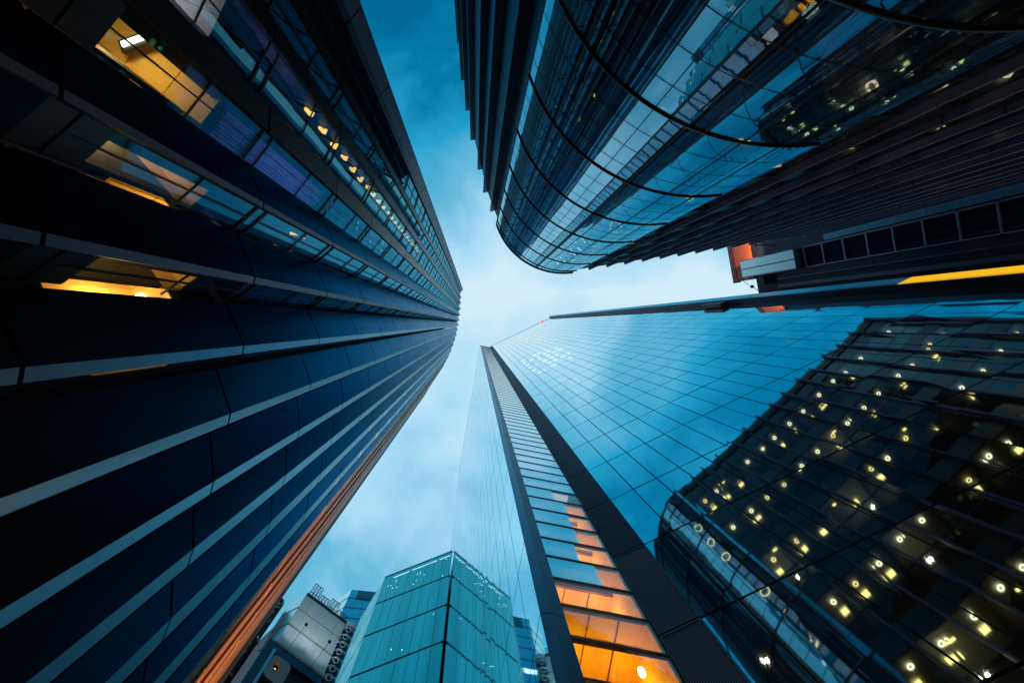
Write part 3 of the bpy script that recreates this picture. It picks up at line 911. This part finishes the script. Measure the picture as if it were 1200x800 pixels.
# round-window pod: rounded panel with a porthole
pc = a7 + d7*2.0; pod = MB()
ns = 32
def rrect(t, w, h, e=4.0):
    c, s = math.cos(t), math.sin(t)
    return (w*abs(c)**(2/e)*(1 if c>=0 else -1), h*abs(s)**(2/e)*(1 if s>=0 else -1))
zc = 55.4
for lay, off in ((0,.9),(1,.5)):
    for i in range(ns):
        t = 2*math.pi*i/ns
        x, y = rrect(t, 1.55, 1.75); p = pc + d7*x + o7*off
        pod.v.append((p.x,p.y,zc+EYE+y))
    for i in range(ns):
        t = 2*math.pi*i/ns
        x, y = -.35+.5*math.cos(t), .35+.5*math.sin(t); p = pc + d7*x + o7*off
        pod.v.append((p.x,p.y,zc+EYE+y))
for i in range(ns):
    j=(i+1)%ns
    pod.f += [(i,j,ns+j,ns+i),(2*ns+j,2*ns+i,3*ns+i,3*ns+j),(i,2*ns+i,2*ns+j,j),(ns+j,3*ns+j,3*ns+i,ns+i)]
podo = pod.build('porthole_panel', M['pink_panel'], ly)
p = pc - d7*.35 + o7*.45
pl_ = MB().box((p.x,p.y,zc+.35+EYE), Vector((d7.x,d7.y,0))*.6, Vector((o7.x,o7.y,0))*.03, (0,0,.6)).build('porthole_glass', M['backing'], podo)
MB().ball((p.x+o7.x*.1,p.y+o7.y*.1,zc+.1+EYE), .16).build('porthole_lamp', M['lamp_amber'], podo, True)
# pipe shaft on its left, ring stair shaft on its right
def pipe_shaft(base, h0, h1, wid, name, ringy):
    core = MB().bar((base.x,base.y,h0),(base.x,base.y,h1), wid*.75, 10).build(name, M['backing'], ly)
    k = 0; z = h1-.6
    while z > h0+1 and k < 40:
        m = MB()
        if ringy:
            m.torus((base.x,base.y,z), wid*.95, .16, 16, 6)
            pp = Vector((base.x,base.y)); o = -pp.normalized()
            c = pp + o*wid*.9
            m.torus((c.x,c.y,z-.5), .42, .12, 12, 5, Vector((o.y,-o.x,0)), Vector((0,0,1)))
            m.build('shaft_ring', M['pipe'], core, True)
        else:
            for q in range(3):
                o = Vector((random.uniform(-1,1), random.uniform(-1,.3)))*wid
                o2 = Vector((random.uniform(-1,1), random.uniform(-1,.3)))*wid
                m.bar((base.x+o.x,base.y+o.y,z+random.uniform(-.4,.4)),(base.x+o2.x,base.y+o2.y,z+random.uniform(-.4,.4)), random.uniform(.06,.16), 6)
            m.build('duct', M['pipe'], core)
        z -= 1.55 if ringy else .8; k += 1
    return core
pb = b7 + d7*1.0 - o7*.4
pipe_shaft(Vector((pb.x,pb.y)), 20, H7+1.4, .95, 'ring_stair_shaft', True)
p = b7 + d7*1.0 - o7*.4
MB().bar((p.x,p.y,H7+1.4),(p.x,p.y,H7+2.1),1.0,14).build('shaft_cap', M['steel_panel'], ly)
pa = a7 - d7*3.2 - o7*3.0
pipe_shaft(Vector((pa.x,pa.y)), 30, H7+.5, 1.5, 'duct_shaft', False)
pa2 = a7 - d7*5.6 - o7*2.0
pipe_shaft(Vector((pa2.x,pa2.y)), 30, H7-6, 1.5, 'duct_shaft', False)
# roof gantries
g0 = a7 - o7*1.0 + d7*.4; g1 = b7 - o7*1.0
for i in range(4):
    p = g0.lerp(g1, i/4); q = g0.lerp(g1, (i+.85)/4); hgt = (3.2,2.2,2.8,1.8)[i]
    gt = truss((p.x,p.y,H7+EYE+.6+hgt*.5),(q.x,q.y,H7+EYE+.6+hgt*.5), hgt*.34, 3, 'gantry', 'blue_steel', ly, .06)
m = MB()
for i in range(14):
    p = g0.lerp(g1, i/13); m.bar((p.x,p.y,H7+EYE),(p.x,p.y,H7+EYE+1.5+random.uniform(0,1.6)), .05)
p, q = g0, g1
for hh in (.8,1.4): m.bar((p.x,p.y,H7+EYE+hh),(q.x,q.y,H7+EYE+hh),.04)
m.build('railing', M['blue_steel'], ly)

# ------------------------------------------------------------------ warm floodlight at the foot of the left tower
fx, fy = -6.8, 18.4
fl = MB().box((fx,fy,.35),(.35,0,0),(0,.22,0),(0,0,.22)).build('floodlight', M['black_metal'])
tag(fl, 'low black floodlight on the ground lighting the copper fins', 'floodlight')
ld = bpy.data.lights.new('floodlight_beam','SPOT'); ld.energy = 75000; ld.color=(1,.55,.18); ld.spot_size=R(50); ld.spot_blend=.6; ld.shadow_soft_size=.15
lo = bpy.data.objects.new('floodlight_beam', ld); COL.objects.link(lo); lo.location=(fx,fy,.7)
tgt = Vector((-12.2, 16.4, 29)); lo.rotation_euler = (tgt - Vector(lo.location)).to_track_quat('-Z','Y').to_euler()

# ------------------------------------------------------------------ world
w = bpy.data.worlds.new('World'); C.world = w; w.use_nodes = True
nt = w.node_tree; nt.nodes.clear()
out = nt.nodes.new('ShaderNodeOutputWorld'); bg = nt.nodes.new('ShaderNodeBackground')
sky = nt.nodes.new('ShaderNodeTexSky'); sky.sky_type='NISHITA'; sky.sun_disc=False
SE, SA = 6.0, 200.0
sky.sun_elevation = R(SE); sky.sun_rotation = R(SA); sky.air_density=1.5; sky.ozone_density=4.0
tc = nt.nodes.new('ShaderNodeTexCoord')
sep = nt.nodes.new('ShaderNodeSeparateXYZ'); nt.links.new(tc.outputs['Generated'], sep.inputs[0])
def math_(op, a, b=None, c=None):
    n = nt.nodes.new('ShaderNodeMath'); n.operation = op
    for i, x in enumerate((a,b,c)):
        if x is None: continue
        if isinstance(x, (int,float)): n.inputs[i].default_value = x
        else: nt.links.new(x, n.inputs[i])
    return n.outputs[0]
zc_ = math_('MAXIMUM', sep.outputs['Z'], .12)
u = math_('DIVIDE', sep.outputs['X'], zc_); v = math_('DIVIDE', sep.outputs['Y'], zc_)
cmb = nt.nodes.new('ShaderNodeCombineXYZ'); nt.links.new(u, cmb.inputs[0]); nt.links.new(v, cmb.inputs[1])
n1 = nt.nodes.new('ShaderNodeTexNoise'); n1.inputs['Scale'].default_value=2.6; n1.inputs['Detail'].default_value=6; n1.inputs['Roughness'].default_value=.52; n1.inputs['Distortion'].default_value=.4
nt.links.new(cmb.outputs[0], n1.inputs['Vector'])
# the cloud deck is thickest overhead and thins out towards one horizon
dv = math_('SUBTRACT', v, -.08)
up = math_('POWER', math_('ABSOLUTE', math_('MINIMUM', dv, 0.0)), .60)
dn = math_('MULTIPLY', math_('MAXIMUM', dv, 0.0), .46)
rr = math_('ADD', up, dn)
base = math_('SUBTRACT', 1.02, rr)
fac = math_('ADD', base, math_('MULTIPLY', math_('SUBTRACT', n1.outputs['Fac'], .5), .95))
low = nt.nodes.new('ShaderNodeMapRange'); low.inputs['From Min'].default_value=.60; low.inputs['From Max'].default_value=.30; low.inputs['To Min'].default_value=0; low.inputs['To Max'].default_value=.7
low.clamp=True; nt.links.new(sep.outputs['Z'], low.inputs['Value'])
fac = math_('ADD', math_('MAXIMUM', fac, .08), low.outputs['Result'])   # the cloud deck is bright again towards the horizon
rmp = nt.nodes.new('ShaderNodeValToRGB'); nt.links.new(fac, rmp.inputs[0])
cr = rmp.color_ramp
cr.elements[0].position = .0; cr.elements[0].color = (.0,.11,.25,1)
cr.elements[1].position = 1.0; cr.elements[1].color = (.64,.84,.96,1)
for p_, c_ in ((.22,(.001,.19,.39,1)),(.42,(.02,.36,.62,1)),(.62,(.14,.49,.73,1)),(.8,(.40,.72,.92,1))):
    e = cr.elements.new(p_); e.color = c_
# clear sky from the sky texture, clouds over it
smul = nt.nodes.new('ShaderNodeMix'); smul.data_type='RGBA'; smul.blend_type='MULTIPLY'; smul.inputs['Factor'].default_value=1
nt.links.new(sky.outputs[0], smul.inputs['A']); smul.inputs['B'].default_value=(.003,.006,.008,1)
add = nt.nodes.new('ShaderNodeMix'); add.data_type='RGBA'; add.blend_type='ADD'; add.inputs['Factor'].default_value=1
sc10 = nt.nodes.new('ShaderNodeMix'); sc10.data_type='RGBA'; sc10.blend_type='MULTIPLY'; sc10.inputs['Factor'].default_value=1
nt.links.new(rmp.outputs[0], sc10.inputs['A']); sc10.inputs['B'].default_value=(10,10,10,1)
nt.links.new(sc10.outputs['Result'], add.inputs['A']); nt.links.new(smul.outputs['Result'], add.inputs['B'])
nt.links.new(add.outputs['Result'], bg.inputs[0]); bg.inputs[1].default_value=.1
nt.links.new(bg.outputs[0], out.inputs[0])

sd = bpy.data.lights.new('sun','SUN'); sd.energy=.12; sd.angle=R(20); sd.color=(.75,.9,1)
so = bpy.data.objects.new('sun', sd); COL.objects.link(so); so.rotation_euler=(R(84),0,R(SA))

# ------------------------------------------------------------------ camera
cd = bpy.data.cameras.new('camera'); co = bpy.data.objects.new('camera', cd); COL.objects.link(co)
co.location=(0,0,EYE); co.rotation_euler=(math.pi,0,0)
cd.sensor_width=36; cd.lens=36*F/1200; cd.clip_start=.05; cd.clip_end=3000
cd.shift_x=(600-ZEN[0])/1200; cd.shift_y=-(400-ZEN[1])/1200
C.camera=co
C.view_settings.view_transform='Standard'; C.view_settings.look='None'; C.view_settings.exposure=0; C.view_settings.gamma=1
C.cycles.use_denoising=True
C.cycles.max_bounces=10; C.cycles.glossy_bounces=6; C.cycles.transparent_max_bounces=16
C.cycles.sample_clamp_indirect=4
